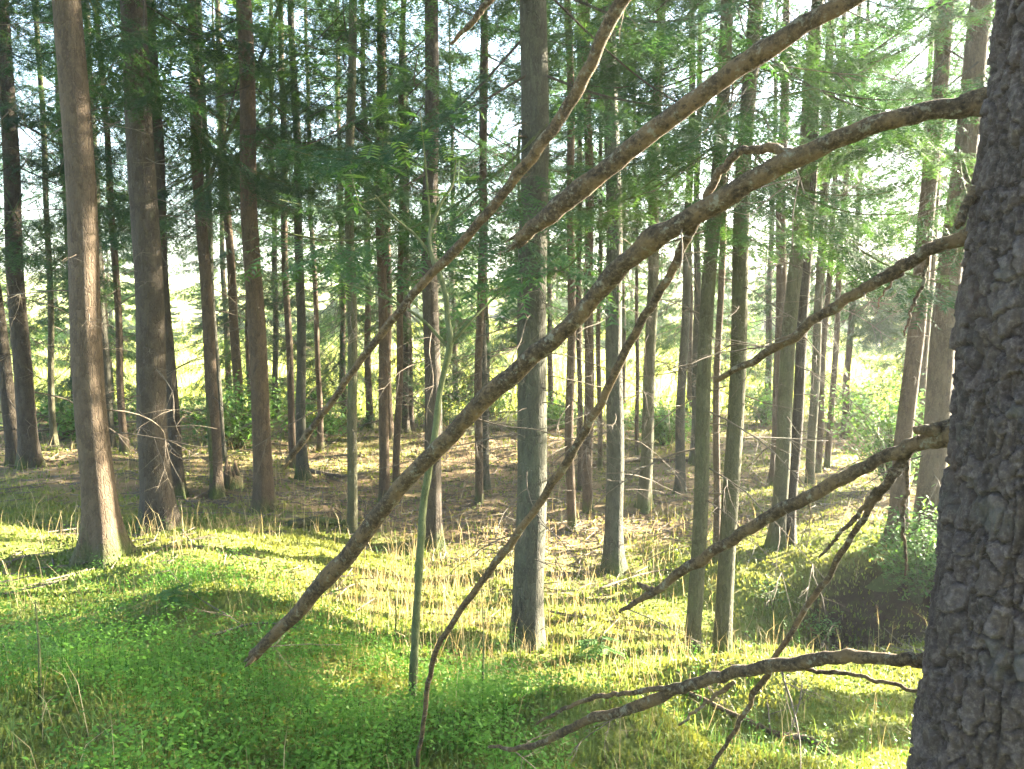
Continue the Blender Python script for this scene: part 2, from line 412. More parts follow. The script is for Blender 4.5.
    x, y = x[keep], y[keep]
    h = .2 + .45*RS.rand(len(x)); w = .012 + .0012*y
    mb = MB(); mb.add(*blades(x, y, h, w, .8, RS.rand(len(x))))
    tag(link('meadow_grass', mb.mesh('meadow grass', M['meadow'], False)), 'tall pale grass of the sunlit meadow', 'grass', kind='stuff')
    # needle litter: small sticks
    x, y = scatter(15000, 5, 19)
    keep = RS.rand(len(x)) < litter_amount(x, y) * (1 - meadow_amount(x, y)) * .9
    x, y = x[keep], y[keep]; n = len(x); z = G(x, y) + .012
    a = RS.rand(n)*math.pi; L = .05 + .3*RS.rand(n)**2
    d = np.stack([np.cos(a), np.sin(a), .25*(RS.rand(n)-.5)], -1)*L[:, None]
    sd = np.stack([-np.sin(a), np.cos(a), 0*a], -1)*(.004 + .004*RS.rand(n))[:, None]
    P = np.stack([x, y, z], -1); upv = np.array([0, 0, .008])
    V = np.stack([P-d+sd, P-d-sd, P-d+upv, P+d+sd, P+d-sd, P+d+upv], 1).reshape(-1, 3)
    i = np.arange(n)[:, None]*6
    mb = MB(); mb.add(V, Q=np.vstack([i+np.array([[0, 1, 4, 3]]), i+np.array([[1, 2, 5, 4]]), i+np.array([[2, 0, 3, 5]])]))
    tag(link('twig_litter', mb.mesh('twig litter', M['twig'], False)), 'fallen twigs scattered on the brown needle floor', 'litter', kind='stuff')
make_cover()

# ------------------------------------------------------------------ foliage templates
def rotz(V, a):
    c, s = math.cos(a), math.sin(a)
    return V @ np.array([[c, s, 0], [-s, c, 0], [0, 0, 1]])
def needles_on(P, T, ln, wd):
    """needle triangles on both sides and above a twig; P points, T unit tangents"""
    n = len(P)
    side = np.cross(T, np.array([0, 0, 1.0])); side /= np.linalg.norm(side, axis=1)[:, None] + 1e-6
    out = []
    for sg in (1, -1):
        d = T*.55 + side*sg*(.75 + .3*RS.rand(n))[:, None] + (RS.rand(n, 3)-.5)*.7
        d[:, 2] -= .1
        L = ln * (.7 + .5*RS.rand(n)); b = T * (wd/2)
        out.append(np.stack([P - b, P + b, P + d*L[:, None]], 1))
    return np.concatenate(out).reshape(-1, 3)
def bough(L, seed, droop=.35, dens=1.0, step=.022, ln=.038, wd=.0125):
    rs = np.random.RandomState(seed)
    s = np.linspace(0, 1, 12)
    ax = np.stack([L*s, .06*L*np.sin(s*3+seed), L*(-droop*s - .06*np.sin(s*math.pi) + .22*droop*s**3*2)], -1)
    wood = [(ax, np.linspace(.011, .003, 12)*(.5+L*.35))]
    pts = []; tan = []
    def along(Pl):
        seg = np.diff(Pl, axis=0); l = np.linalg.norm(seg, axis=1)
        for a, v, ll in zip(Pl[:-1], seg, l):
            k = max(1, int(ll/step)); u = (np.arange(k)+rs.rand())/k
            pts.append(a + v*u[:, None]); tan.append(np.repeat((v/(ll+1e-9))[None], k, 0))
    along(ax[4:])
    nt = int(L * .8 / .06 * dens)
    for k in range(nt):
        sp = .2 + .8*(k + rs.rand())/nt
        for sg in (1, -1):
            if rs.rand() < .18: continue
            o = np.array([np.interp(sp, s, ax[:, i]) for i in range(3)])
            l = (.42*L*(1-sp)**.8*sp**.2 + .1) * (.55 + .6*rs.rand())
            an = sg * R(48 + 18*rs.rand())
            t = np.linspace(0, 1, 5)
            tw = np.stack([o[0] + l*t*math.cos(an), o[1] + l*t*math.sin(an), o[2] - l*(.25+.45*rs.rand())*t**1.6], -1)
            along(tw)
            if l > .2:
                for q in range(int(l/.085)):
                    u = .25 + .7*rs.rand(); p = np.array([np.interp(u, t, tw[:, i]) for i in range(3)])
                    a2 = an + rs.choice([-1, 1])*R(45); l2 = .07 + .12*rs.rand()
                    along(np.array([p, p + np.array([math.cos(a2)*l2*.5, math.sin(a2)*l2*.5, -.2*l2]), p + np.array([math.cos(a2)*l2*.8, math.sin(a2)*l2*.8, -.6*l2])]))
    V = needles_on(np.concatenate(pts), np.concatenate(tan), ln, wd)
    return V, wood
BOUGHS = [bough(1.9, i, d) for i, d in ((1, .30), (2, .5), (3, .18), (4, .62))] + [bough(1.1, 7, .3), bough(1.1, 8, .5), bough(.6, 9, .2)]

def crown_mesh(name, H, low, dens, seed, longest=1.9, mat='needle', gappy=.35):
    """spruce crown H m tall, z=0 at its lowest whorl"""
    rs = np.random.RandomState(seed); mb = MB(); tv = []; tc = []
    z = 0.0
    while z < H - .15:
        f = z / H
        L = longest * (1 - f)**.75 * (.75 + .25*min(1, .5 + f*4)) + .15
        for k in range(rs.randint(3, 6)):
            if rs.rand() < gappy*(1 - f): continue
            l = L * (.6 + .55*rs.rand())
            pool = BOUGHS[:4] if l > 1.3 else (BOUGHS[4:6] if l > .7 else BOUGHS[6:])
            V, wood = pool[rs.randint(len(pool))]
            sc = l / (1.9 if l > 1.3 else 1.1 if l > .7 else .6)
            a = rs.rand()*2*math.pi; el = R(-8 + 34*f + 10*(rs.rand()-.5))
            ce, se = math.cos(el), math.sin(el)
            Ry = np.array([[ce, 0, se], [0, 1, 0], [-se, 0, ce]])
            def tr(Q):
                Q = Q * np.array([sc, sc*(.8+.3*rs.rand()), sc]); Q = Q @ Ry
                Q = rotz(Q, a); Q[:, 2] += z + .1*rs.rand(); return Q
            W = tr(V); tv.append(W); tc.append(np.full(len(W), rs.rand()))
            for P, r in wood:
                v, t, q = tube(tr(P), r*sc*.75, 4, cap=False); mb.add(v, t, q, C=0, m=1)
        z += (.30 + .14*rs.rand()) / dens
    TV = np.concatenate(tv); n = len(TV)
    c = np.clip(np.concatenate(tc)*.7 + .3*np.repeat(rs.rand(n//3), 3), 0, 1)
    mb.add(TV, T=np.arange(n).reshape(-1, 3), C=c)
    return mb.mesh(name, M[mat], False, M['bark_dark'])
CROWNS = {
    'high': [crown_mesh('spruce crown', 8, 0, 1.05, 100 + i, 2.0, gappy=.42) for i in range(3)],
    'slim': [crown_mesh('slim spruce crown', 7, 0, 1.15, 120 + i, 1.4, gappy=.42) for i in range(3)],
    'full': [crown_mesh('full spruce crown', 8, 0, 1.15, 140 + i, 2.1, gappy=.15) for i in range(3)],
}
BOUGHS = [bough(1.9, i, d, .8, .035, .11, .06) for i, d in ((1, .30), (2, .5), (3, .18), (4, .62))] + [bough(1.1, 7, .3, .8, .035, .09, .05), bough(1.1, 8, .5, .8, .035, .09, .05), bough(.6, 9, .2, .8, .03, .08, .04)]
CROWNS['far'] = [crown_mesh('distant spruce crown', 10, 0, 1.1, 160 + i, 2.4, mat='farleaf', gappy=.1) for i in range(3)]

# dead branch templates: grey forked twigs pointing along +x
def dead_mesh(seed, L):
    rs = np.random.RandomState(seed); mb = MB()
    def tw(o, d, l, r, depth):
        n = 5 if depth else 8
        P = [o]; v = np.array(d, float)
        for i in range(n - 1):
            v = v + (rs.rand(3)-.5)*.35 + np.array([0, 0, -.035]); v /= np.linalg.norm(v)
            P.append(P[-1] + v*l/(n-1))
        P = np.array(P); mb.add(*tube(P, np.linspace(r*.85, r*.25, n), 4))
        if depth < 2:
            for k in range(rs.randint(3, 7) if depth == 0 else rs.randint(0, 4)):
                i = rs.randint(1, n - 1); t = P[i+1]-P[i]; t /= np.linalg.norm(t)
                a = rs.rand()*2*math.pi
                s = np.cross(t, [0, 0, 1.0]); s /= np.linalg.norm(s)+1e-6; w = np.cross(s, t)
                tw(P[i], t*.7 + (s*math.cos(a)*1.2 + w*math.sin(a)*.5), l*(.25+.3*rs.rand()), r*.5, depth+1)
    tw(np.zeros(3), np.array([1, 0, -.08 - .2*rs.rand()]), L, .0035 + .0045*L, 0)
    return mb.mesh('dead branch', M['twig'], True)
DEAD = [dead_mesh(200+i, l) for i, l in enumerate((.25, .35, .5, .6, .75, .9, 1.1, 1.3, .8, 1.0))]

# ------------------------------------------------------------------ trees
def trunk_mesh(axis0, lean, H, r0, mat, seg, seed, flare=.5, dz=.22):
    """local coords, base at origin; axis bends slightly and leans"""
    rs = np.random.RandomState(seed)
    z = np.concatenate([np.linspace(-.3, .6, 14), np.arange(.6 + dz, H, dz)])
    ph = rs.rand()*6
    cx = lean[0]*z + .018*np.sin(z*.9+ph)*np.clip(z, 0, 1) + .012*np.sin(z*2.3+ph*2)*np.clip(z, 0, 1)
    cy = lean[1]*z + .018*np.cos(z*.8+ph)*np.clip(z, 0, 1)
    r = r0 * (1 - .85*np.clip(z, 0, None)/H) ** .8
    th = np.arange(seg)*2*math.pi/seg
    nl = rs.randint(4, 7)
    lob = np.clip(.45 + .55*np.cos(nl*th + ph + .6*np.sin(th*2+ph)), 0, 1)
    fl = 1 + flare * np.exp(-np.clip(z+.05, -.3, None)/.19)[:, None] * (.35 + 1.0*lob)[None, :]
    nz = 1 + .05*fbm(np.cos(th)[None, :]*1.5 + 0*z[:, None], np.sin(th)[None, :]*1.5 + 0*z[:, None], (z[:, None]*1.8 + 0*th[None, :]), seed=seed, oct=3)
    rr = r[:, None]*fl*nz
    V = np.stack([cx[:, None] + rr*np.cos(th), cy[:, None] + rr*np.sin(th), z[:, None] + 0*rr], -1).reshape(-1, 3)
    n = len(z); i = np.arange(n-1)[:, None]*seg; j = np.arange(seg)[None, :]; j2 = (j+1) % seg
    Q = np.stack([i+j, i+j2, i+seg+j2, i+seg+j], -1).reshape(-1, 4)
    mb = MB(); mb.add(V, Q=Q)
    return mb.mesh('trunk', M[mat])
def spruce(base, up, w, mat, label, group, crown='high', cb=3.8, dead=8, dlo=.8, dhi=4.5, dsc=1.0, H=15., cs=1.0, flare=.75, seed=None):
    global _seed
    seed = _seed if seed is None else seed; _seed += 1
    rs = np.random.RandomState(seed)
    p = hit(*base) if up is not None else np.array([base[0], base[1], float(G(base[0], base[1]))])
    d = p[1]
    if up is None: lean = ((rs.rand()-.5)*.03, (rs.rand()-.5)*.03); r = w
    else:
        q = at(up[0], up[1], d); lean = ((q[0]-p[0])/max(q[2]-p[2], .1), 0.0); r = w*d/FPX/2 * 1.04
    t = thing('spruce_tree', p, label, 'tree', group)
    link('trunk', trunk_mesh(p, lean, H, r, mat, 20 if d < 12 else 12, seed, flare), t)
    if crown:
        ms = CROWNS[crown]
        link('crown', ms[rs.randint(len(ms))], t, (lean[0]*cb, lean[1]*cb, cb), (0, math.atan(lean[0]), rs.rand()*6.28), cs*(H-cb)/8.7*1.0 if cs < 0 else cs)
    dead = int(dead*1.5)
    for k in range(dead):
        z = dlo + (dhi-dlo)*(k+rs.rand())/dead
        a = rs.rand()*6.28; rr = r*.85
        o = link('dead_branch', DEAD[rs.randint(len(DEAD))], t, (lean[0]*z + rr*math.cos(a), lean[1]*z + rr*math.sin(a), z),
             (rs.rand()*6.28*0, R(10*(rs.rand()-.3)), a), dsc*(.6+.6*rs.rand()))
    return t, p, r
_seed = 300
GT = 'spruce trees standing in the wood'
TREES = [
 # base px, upper px, width px, bark, label, options
 ((30,466),(6,100),17,'bark_dark','leaning dark spruce, front one of the pair at the left border',dict(cb=3.3,dead=10)),
 ((16,466),(-14,200),13,'bark_dark','thin spruce half hidden behind the leaning dark spruce at the left border',dict(cb=3.8)),
 ((104,556),(65,0),30,'bark_brown','thick spruce with a sunlit orange brown flank and spreading mossy root flare',dict(cb=4.3,dead=9,flare=1.1)),
 ((160,531),(131,0),29,'bark_dark','thick dark spruce standing next to the sunlit root-flared one',dict(cb=4.3,dead=12)),
 ((178,497),(163,250),13,'bark_dark','slim dark trunk peeping out directly behind the thick dark spruce',dict(cb=4.3,crown='slim',dead=4)),
 ((217,497),(191,0),12,'bark_brown','slim brown spruce beside the broken stump',dict(cb=3.9,dead=8,crown='slim')),
 ((265,510),(243,0),18,'bark_red','spruce with a peeled orange scar on its sunlit flank',dict(cb=3.9,dead=9)),
 ((293,468),(279,0),7,'bark_brown','pole-thin spruce touched by the tip of a long dead branch',dict(cb=4.3,crown='slim',dead=8)),
 ((54,447),(47,250),6,'bark_green','thin pale spruce beside the brushwood heap',dict(cb=2.6,crown='slim',dead=4)),
 ((125,453),(110,200),7,'bark_brown','thin brown spruce between the two thickest trunks',dict(cb=3.8,crown='slim',dead=6)),
 ((276,418),(274,250),6,'bark_grey','thin grey spruce at the meadow rim behind the scarred trunk',dict(cb=3.5,crown='slim',dead=5)),
 ((223,460),(214,300),6,'bark_grey','pale thin trunk rising just behind the broken stump',dict(cb=3.5,crown='slim',dead=3)),
 ((352,532),(352,0),10,'bark_green','straight greenish pole-thin spruce, nearest of the thin ones',dict(cb=3.7,crown='slim',dead=12,flare=.2)),
 ((384,502),(380,0),10,'bark_red','slim reddish spruce behind the straight greenish one',dict(cb=3.7,crown='slim',dead=11,flare=.25)),
 ((396,487),(402,150),7,'bark_red','crooked thin spruce with a bright rim beside the slim reddish one',dict(cb=3.9,crown='slim',dead=6,flare=.25)),
 ((370,427),(367,250),7,'bark_brown','small distant spruce with a widened foot at the meadow rim',dict(cb=4,crown='slim',dead=4)),
 ((406,433),(405,250),7,'bark_dark','short dark distant trunk behind the crooked thin spruce',dict(cb=3.6,crown='slim',dead=4)),
 ((433,547),(431,0),17,'bark_dark','dark spruce crossed by the green rowan stem',dict(cb=3.6,crown='high',dead=12)),
 ((479,503),(484,0),8,'bark_brown','slim lone spruce in the gap before the thick central trunk',dict(cb=3.8,crown='slim',dead=12,flare=.2)),
 ((527,650),(533,100),31,'bark_grey','thick grey lichened spruce in the middle with many dead twigs',dict(cb=3.5,crown='high',dead=40,dlo=.6,dhi=3.6,dsc=.8,flare=.35)),
 ((572,529),(569,100),9,'bark_red','slim reddish spruce immediately beyond the thick central trunk',dict(cb=6.2,crown='slim',dead=12,flare=.2)),
 ((588,512),(588,100),10,'bark_brown','brown pole between the reddish slim spruce and the flared grey one',dict(cb=3.5,crown='slim',dead=12,flare=.2)),
 ((580,490),(580,200),5,'bark_brown','very thin trunk squeezed behind the brown pole',dict(cb=3.7,crown='slim',dead=5,flare=.2)),
 ((614,572),(612,100),18,'bark_grey','medium grey spruce with a widely flared foot',dict(cb=6.0,crown='high',dead=18,flare=.7)),
 ((644,508),(660,50),12,'bark_green','greenish spruce leaning slightly, beside a small tangle of roots',dict(cb=6.0,crown='slim',dead=14)),
 ((637,455),(636,250),4,'bark_brown','hair-thin trunk beside the greenish leaning spruce',dict(cb=3.9,crown='slim',dead=4,flare=.2)),
 ((600,470),(600,250),5,'bark_brown','very thin trunk glimpsed between brown pole and flared grey spruce',dict(cb=3.9,crown='slim',dead=4,flare=.2)),
 ((692,657),(722,100),15,'bark_green','leaning pale green spruce, first of the close pair',dict(cb=3.7,crown='slim',dead=14,flare=.35)),
 ((721,655),(752,80),17,'bark_green','leaning pale green spruce, stouter one of the close pair',dict(cb=3.7,crown='high',dead=14,flare=.35)),
 ((716,560),(722,250),7,'bark_red','thin reddish trunk seen between the close pair',dict(cb=7.0,crown='slim',dead=6,flare=.2)),
 ((776,548),(809,100),15,'bark_green','leaning spruce at the edge of the dark hollow',dict(cb=4.8,crown='high',dead=12)),
 ((789,545),(806,250),11,'bark_dark','darker trunk tight behind the spruce at the hollow edge',dict(cb=6.2,crown='slim',dead=6)),
 ((810,483),(824,170),9,'bark_green','first of three thin spruces against the bright meadow',dict(cb=3.2,crown='slim',dead=8,flare=.2)),
 ((818,473),(828,300),6,'bark_brown','middle one of three thin spruces against the bright meadow',dict(cb=3.6,crown='slim',dead=6,flare=.2)),
 ((827,467),(845,200),6,'bark_brown','last of three thin spruces against the bright meadow',dict(cb=3.2,crown='slim',dead=6,flare=.2)),
 ((897,541),(932,150),17,'bark_brown','leaning spruce with a bright rim behind the leafy bush',dict(cb=4.0,crown='high',dead=16)),
 ((922,557),(962,185),25,'bark_brown','stout spruce partly covered by the huge foreground trunk',dict(cb=3.9,crown='high',dead=14)),
]
for b, u, w, mat, lab, kw in TREES:
    t, p, r = spruce(b, u, w, mat, lab, GT, **kw)
    print('TREE', b, 'd=%.1f x=%.1f z=%.2f dia=%.2f' % (p[1], p[0], p[2], 2*r))

# forest edge trees with low green boughs, then the far wood across the meadow
GE = 'bushy spruces along the meadow edge'
EDGE = [(-8.5,15.5,1.0,.09),(-5.6,17.5,.7,.08),(-3.9,18.5,1.0,.07),(-2.2,17.2,1.5,.07),(-.6,19.5,1.2,.07),(.9,18.6,2.4,.07),(4.6,20.6,1.6,.08),(6.5,20.2,1.4,.09),(8.9,16.0,3.0,.09),(-11,17,.7,.1),(11.5,18.5,.8,.1),(3.0,21.5,2.6,.08),(-7.3,20.5,.7,.08),(-13,15.5,.6,.09),(-9.6,19,.6,.08),(-4.6,21.5,.8,.08),(7.9,20.5,.8,.08),(5.6,21.8,1.2,.08),(-1.6,22.5,1.4,.08),(12.5,21,1.0,.09),(7.7,15.4,2.4,.08),(6.7,15.9,2.6,.07),(9.6,17.4,1.6,.08)]
EL = ['bushy spruce with low boughs behind the left border pair','low-boughed spruce seen left of the thickest trunks','bushy edge spruce behind the scarred trunk','bushy edge spruce behind the straight greenish pole',
      'bushy edge spruce behind the slim lone spruce','thinly boughed edge spruce behind the flared grey trunk','yellow lit bushy spruce behind the close pair','yellow lit bushy spruce behind the three thin spruces','bushy spruce behind the leaning bright-rimmed trunk',
      'broad edge spruce past the left border','broad edge spruce hidden by the huge trunk','open crowned spruce standing out in the bright meadow','bushy spruce on the meadow behind the thickest trunks','low branched spruce at the far left border','bushy spruce on the meadow behind the left border pair',
      'bushy spruce on the meadow behind the scarred trunk','sunlit bushy spruce on the meadow behind the three thin spruces','sunlit bushy spruce on the meadow behind the hollow','open bushy spruce on the meadow behind the thick central trunk','dark bushy spruce behind the stout trunk beside the huge one','high boughed edge spruce in the gap left of the bright-rimmed leaning trunk','high boughed edge spruce between the three thin spruces and the bright-rimmed leaning trunk','bushy edge spruce seen past the stout trunk beside the huge one']
for (x, y, cb, r), lab in zip(EDGE, EL):
    spruce((x, y), None, r, 'bark_brown', lab, GE, crown='full', cb=cb, dead=4, dhi=cb, H=11, cs=.95)
GB = 'thin spruces in the belt before the meadow'
BELT = [(-9.4,13.2,2.2),(-7.6,14.4,2.8),(-4.9,14.2,3.2),(-3.3,13.6,3.4),(-1.3,14.0,3.4),(.3,13.2,3.6),(1.3,15.2,3.2),(3.1,13.4,3.6),(6.9,13.6,2.6),(8.4,14.6,2.0),(-6.4,12.6,3.4),(-2.4,15.4,2.4),(-10.6,11.6,2.4),(2.4,11.2,4.0),(-7.2,10.6,3.8),(-4.4,11.8,3.6),(-.4,11.4,3.8),(3.9,11.6,5.0),(5.9,11.4,7.0),(-2.9,10.9,3.9),(.5,16.2,2.8),(-5.2,15.8,2.4)]
for k, (x, y, cb) in enumerate(BELT):
    spruce((x, y), None, .05 + .02*(k % 3), ['bark_brown', 'bark_grey', 'bark_red'][k % 3], 'slim spruce of the crowded belt before the bright meadow', GB, crown='slim', cb=cb, dead=8, dhi=cb, H=11)
for (x, y, cb), lab in zip([(7.0,7.3,4.4),(9.6,8.4,5.2)], ['tall spruce past the huge trunk, nearer one of two','tall spruce past the huge trunk, farther one of two']):
    spruce((x, y), None, .13, 'bark_brown', lab, GT, crown='full', cb=cb, dead=4, H=13, cs=1.0)  # added out of view so their crowns shade the lower left slope
FARN = 46
for k in range(FARN):
    a = R(-46 + 92*(k+.5)/FARN + 1.5*(random.random()-.5)); d = 46 + 26*random.random()
    spruce((d*math.tan(a), d), None, .14, 'bark_brown', 'pale distant spruce of the far wood across the meadow', 'trees of the far wood', crown='far', cb=.5, dead=0, H=6, cs=.5+.4*random.random())

# ------------------------------------------------------------------ the huge foreground trunk
def huge_tree():
    A, B = at(1124, 0, 1.4), at(1043, 769, 1.4)
    lean = (A[0]-B[0])/(A[2]-B[2])
    x0 = B[0] - lean*(B[2]); gz = float(G(x0, 1.4)); x0 = B[0] + lean*(gz-B[2])
    t = thing('spruce_tree', (x0, 1.4, gz), 'huge dark trunk with thick scaly bark plates cut by the frame edge', 'tree', GT)
    H = 14.0
    z = np.concatenate([np.arange(-.3, .45, .02), np.arange(.45, 2.75, .0034), np.arange(2.75, H, .2)])
    seg = 430; th = np.arange(seg)*2*math.pi/seg
    r = .204*(1-.05*np.clip(z, 0, 20)) + .10*np.exp(-np.clip(z, 0, 9)/.28)
    r = np.maximum(r, .02)
    Z, TH = np.meshgrid(z, th, indexing='ij')
    # plates: 2-D cellular pattern wrapped round the trunk
    ncx = 36; U = TH/(2*math.pi)*ncx; Wv = Z/.058
    c, s = np.cos(TH), np.sin(TH)
    wx = fbm(c*5, s*5, Z*22, seed=77, oct=4)*.7 + 1.5*fbm(c*2.6, s*2.6, Z*9, seed=79, oct=2); wz = fbm(c*5+9, s*5, Z*22, seed=87, oct=4)*.6 + 1.1*fbm(c*2.6+3, s*2.6, Z*7, seed=89, oct=2)
    U2, W2 = U + wx, Wv + wz
    iu, iw = np.floor(U2).astype(np.int64), np.floor(W2).astype(np.int64)
    F1 = np.full(U.shape, 9.); F2 = np.full(U.shape, 9.); idv = np.zeros(U.shape); ofx = np.zeros(U.shape); ofz = np.zeros(U.shape)
    for a in (-1, 0, 1):
        for b in (-1, 0, 1):
            ca, cb_ = iu+a, iw+b; cw = np.mod(ca, ncx)
            h1, h2, h3 = _h(cw, cb_, 1+0*cw, 5), _h(cw, cb_, 2+0*cw, 6), _h(cw, cb_, 3+0*cw, 7)
            dx, dz_ = U2-(ca+.1+.8*h1), W2-(cb_+.1+.8*h2)
            D = np.sqrt(dx*dx+dz_*dz_)
            nw = D < F1
            F2 = np.where(nw, F1, np.minimum(F2, D)); F1 = np.where(nw, D, F1)
            idv = np.where(nw, h3, idv); ofx = np.where(nw, dx, ofx); ofz = np.where(nw, dz_, ofz)
    e = F2-F1
    plate = sstep(.0, .16, e + .06*fbm(c*22, s*22, Z*70, seed=91, oct=3))
    U3, W3 = TH/(2*math.pi)*74 + fbm(c*14, s*14, Z*50, seed=177, oct=3)*.8, Z/.024 + fbm(c*14+5, s*14, Z*50, seed=178, oct=3)*.8
    iu, iw = np.floor(U3).astype(np.int64), np.floor(W3).astype(np.int64); G1 = np.full(U.shape, 9.); G2 = np.full(U.shape, 9.); id2 = np.zeros(U.shape)
    for a in (-1, 0, 1):
        for b in (-1, 0, 1):
            ca, cb_ = iu+a, iw+b; cw = np.mod(ca, 74)
            D = np.hypot(U3-(ca+.1+.8*_h(cw, cb_, 1+0*cw, 15)), W3-(cb_+.1+.8*_h(cw, cb_, 2+0*cw, 16))); nw = D < G1
            G2 = np.where(nw, G1, np.minimum(G2, D)); G1 = np.where(nw, D, G1); id2 = np.where(nw, _h(cw, cb_, 3+0*cw, 17), id2)
    flake = sstep(0, .1, G2-G1)*.0015 + .0035*id2
    fine = fbm(c*26, s*26, Z*90, seed=97, oct=4); fine2 = fbm(c*11, s*11, Z*38, seed=99, oct=3)
    disp = plate*(.005 + .006*idv) - plate*(.007*ofz*(idv-.1) + .005*ofx*(idv-.5)) + .003*fine + .003*fine2*plate + flake*(.5 + .9*plate) - .013*(1 - sstep(.02, .12, np.abs(fbm(c*4.5, s*4.5, Z*4.2, seed=203, oct=4)))) + .012*fbm(c*2, s*2, Z*5, seed=55, oct=2)
    rr = r[:, None] + disp
    V = np.stack([lean*Z + rr*c, rr*s, Z], -1).reshape(-1, 3)
    n = len(z); i = np.arange(n-1)[:, None]*seg; j = np.arange(seg)[None, :]; j2 = (j+1) % seg
    mb = MB(); mb.add(V, Q=np.stack([i+j, i+j2, i+seg+j2, i+seg+j], -1).reshape(-1, 4), C=(plate*(.15+.55*idv+.3*id2)).ravel())
    m, nt, out = new_mat('thick plated bark'); N = NB(nt)
    at_ = N('ShaderNodeAttribute'); at_.attribute_name = 'tint'
    tc = N('ShaderNodeTexCoord').outputs['Object']
    n1 = N('ShaderNodeTexNoise', Vector=tc, Scale=85.0, Detail=8.0, Roughness=.75)
    n2 = N('ShaderNodeTexNoise', Vector=tc, Scale=9.0, Detail=6.0, Roughness=.65)
    base = N.ramp(at_.outputs['Fac'], [(0, (.009, .0055, .004)), (.15, (.02, .0135, .0105)), (.6, (.05, .037, .031)), (1, (.12, .098, .092))])
    base = N.mix(.62, base, N.ramp(n1.outputs['Fac'], [(.38, (.006, .004, .003)), (.5, (.03, .0215, .018)), (.62, (.1, .08, .074))]))
    base = N.mix(N.ramp(n2.outputs['Fac'], [(.56, (0,)*3), (.68, (.55,)*3)]), base, (.045, .046, .04))
    base = N.mix(N.ramp(n2.outputs['Color'], [(.5, (0,)*3), (.75, (.5,)*3)]), base, (.06, .034, .024))
    bp = N('ShaderNodeBump', Strength=1.0, Distance=.008, Height=n1.outputs['Fac'])
    bs = N('ShaderNodeBsdfPrincipled', Base__Color=base, Roughness=.85, Normal=bp.outputs[0]); bs.inputs['Specular IOR Level'].default_value = .3
    nt.links.new(bs.outputs[0], out.inputs[0])
    link('trunk', mb.mesh('huge trunk', m), t)
    org = np.array([x0, 1.4, gz])
    def br(pts, parent=None, n=None, knob=.16, seed=1, name='dead_branch', twigs=0, mat='deadwood', seg=12):
        pts = [(a, b, (1.42 if a >= 1000 else d + .14), w) for a, b, d, w in pts]
        P = np.array([at(a, b, d) for a, b, d, w in pts]) - org
        rad = np.array([w*.74*d/FPX/2 for a, b, d, w in pts])
        n = n or len(pts)*16
        C = catmull(P, n); u = np.linspace(0, len(pts)-1, n); rd = np.interp(u, np.arange(len(pts)), rad)
        k = np.arange(n)
        rs = np.random.RandomState(seed)
        C = C + .006*np.stack([fbm(k*.25+seed, k*0, seed=seed), fbm(k*.25, k*0+5, seed=seed+1), fbm(k*.25, k*0+9, seed=seed+2)], -1)*np.minimum(1, k/8.)[:, None]
        rd = rd*(1 + .09*fbm(k*.11, k*0, seed=seed+5, oct=3))
        for q in range(max(2, n//40)):      # knots
            i = rs.randint(4, n-3); rd = rd*(1 + .15*np.exp(-((k-i)/2.2)**2))
        if parent is None:      # collar where the limb leaves the trunk
            ax = np.hypot(C[:, 0] - lean*C[:, 2], C[:, 1]); rd = rd*(1 + .55*np.exp(-np.clip(ax-.19, 0, 9)/.03))
        mb = MB(); mb.add(*tube(C, rd, seg, knob, seed))
        if rd[-1] > .008:       # splintered broken end
            tv = C[-1]-C[-3]; tv /= np.linalg.norm(tv)
            for q in range(6):
                e = rs.randn(3)*rd[-1]*.55; e -= tv*np.dot(e, tv)
                mb.add(*tube(np.array([C[-1]+e*.8-tv*.02, C[-1]+e+tv*.01, C[-1]+e*1.1+tv*(.02+.045*rs.rand())]), [rd[-1]*.5, rd[-1]*.35, .0008], 5, .3, q))
        o = link(name, mb.mesh('dead branch', M[mat]), parent or t)
        for q in range(twigs):
            i = rs.randint(n//4, n-2); a = rs.rand()*6.28
            tw = link('twig', DEAD[rs.randint(5)], o, tuple(C[i]), (0, R(60*(rs.rand()-.25)), a), .2+.35*rs.rand())
        return o
    Bb = br([(1060,100,1.36,30),(985,104,1.37,26),(900,118,1.42,25),(800,155,1.52,26),(720,202,1.6,26),(640,250,1.7,26),(575,318,1.8,25),(500,386,1.92,25),(400,490,2.08,25),(325,582,2.22,22),(254,655,2.38,17)], seed=11, twigs=5)
    br([(800,156,1.53,14),(772,149,1.55,12),(740,153,1.58,11),(714,182,1.62,11),(694,225,1.66,11),(665,285,1.72,12),(638,328,1.78,12),(600,405,1.88,11),(560,472,1.97,11),(513,540,2.08,10),(470,598,2.2,9),(437,648,2.32,8),(428,690,2.45,7),(418,765,2.6,6)], Bb, seed=12, name='side_branch')
    br([(1150,-190,1.38,30),(990,-85,1.48,26),(845,2,1.6,25),(745,62,1.7,25),(640,142,1.83,26),(560,206,1.93,26),(519,240,2.0,17)], seed=13, twigs=3)
    br([(1175,-600,1.4,30),(900,-300,1.75,24),(720,-120,2.02,20),(622,0,2.2,18),(578,88,2.34,16),(530,160,2.45,15),(470,232,2.6,12),(400,310,2.8,11),(340,390,2.95,10),(287,462,3.1,8)], seed=14, twigs=5)
    br([(1180,-640,1.4,26),(800,-330,1.8,18),(560,-80,2.25,12),(490,0,2.4,10),(470,24,2.44,8),(450,45,2.5,4)], seed=15)
    F = br([(1040,205,1.38,17),(970,235,1.38,16),(925,252,1.43,16),(880,280,1.48,16),(830,310,1.56,15),(780,345,1.64,13),(717,381,1.76,7)], seed=16, twigs=4)
    br([(928,251,1.43,6),(922,285,1.44,5),(912,310,1.45,4),(904,337,1.46,2)], F, seed=17, name='side_branch')
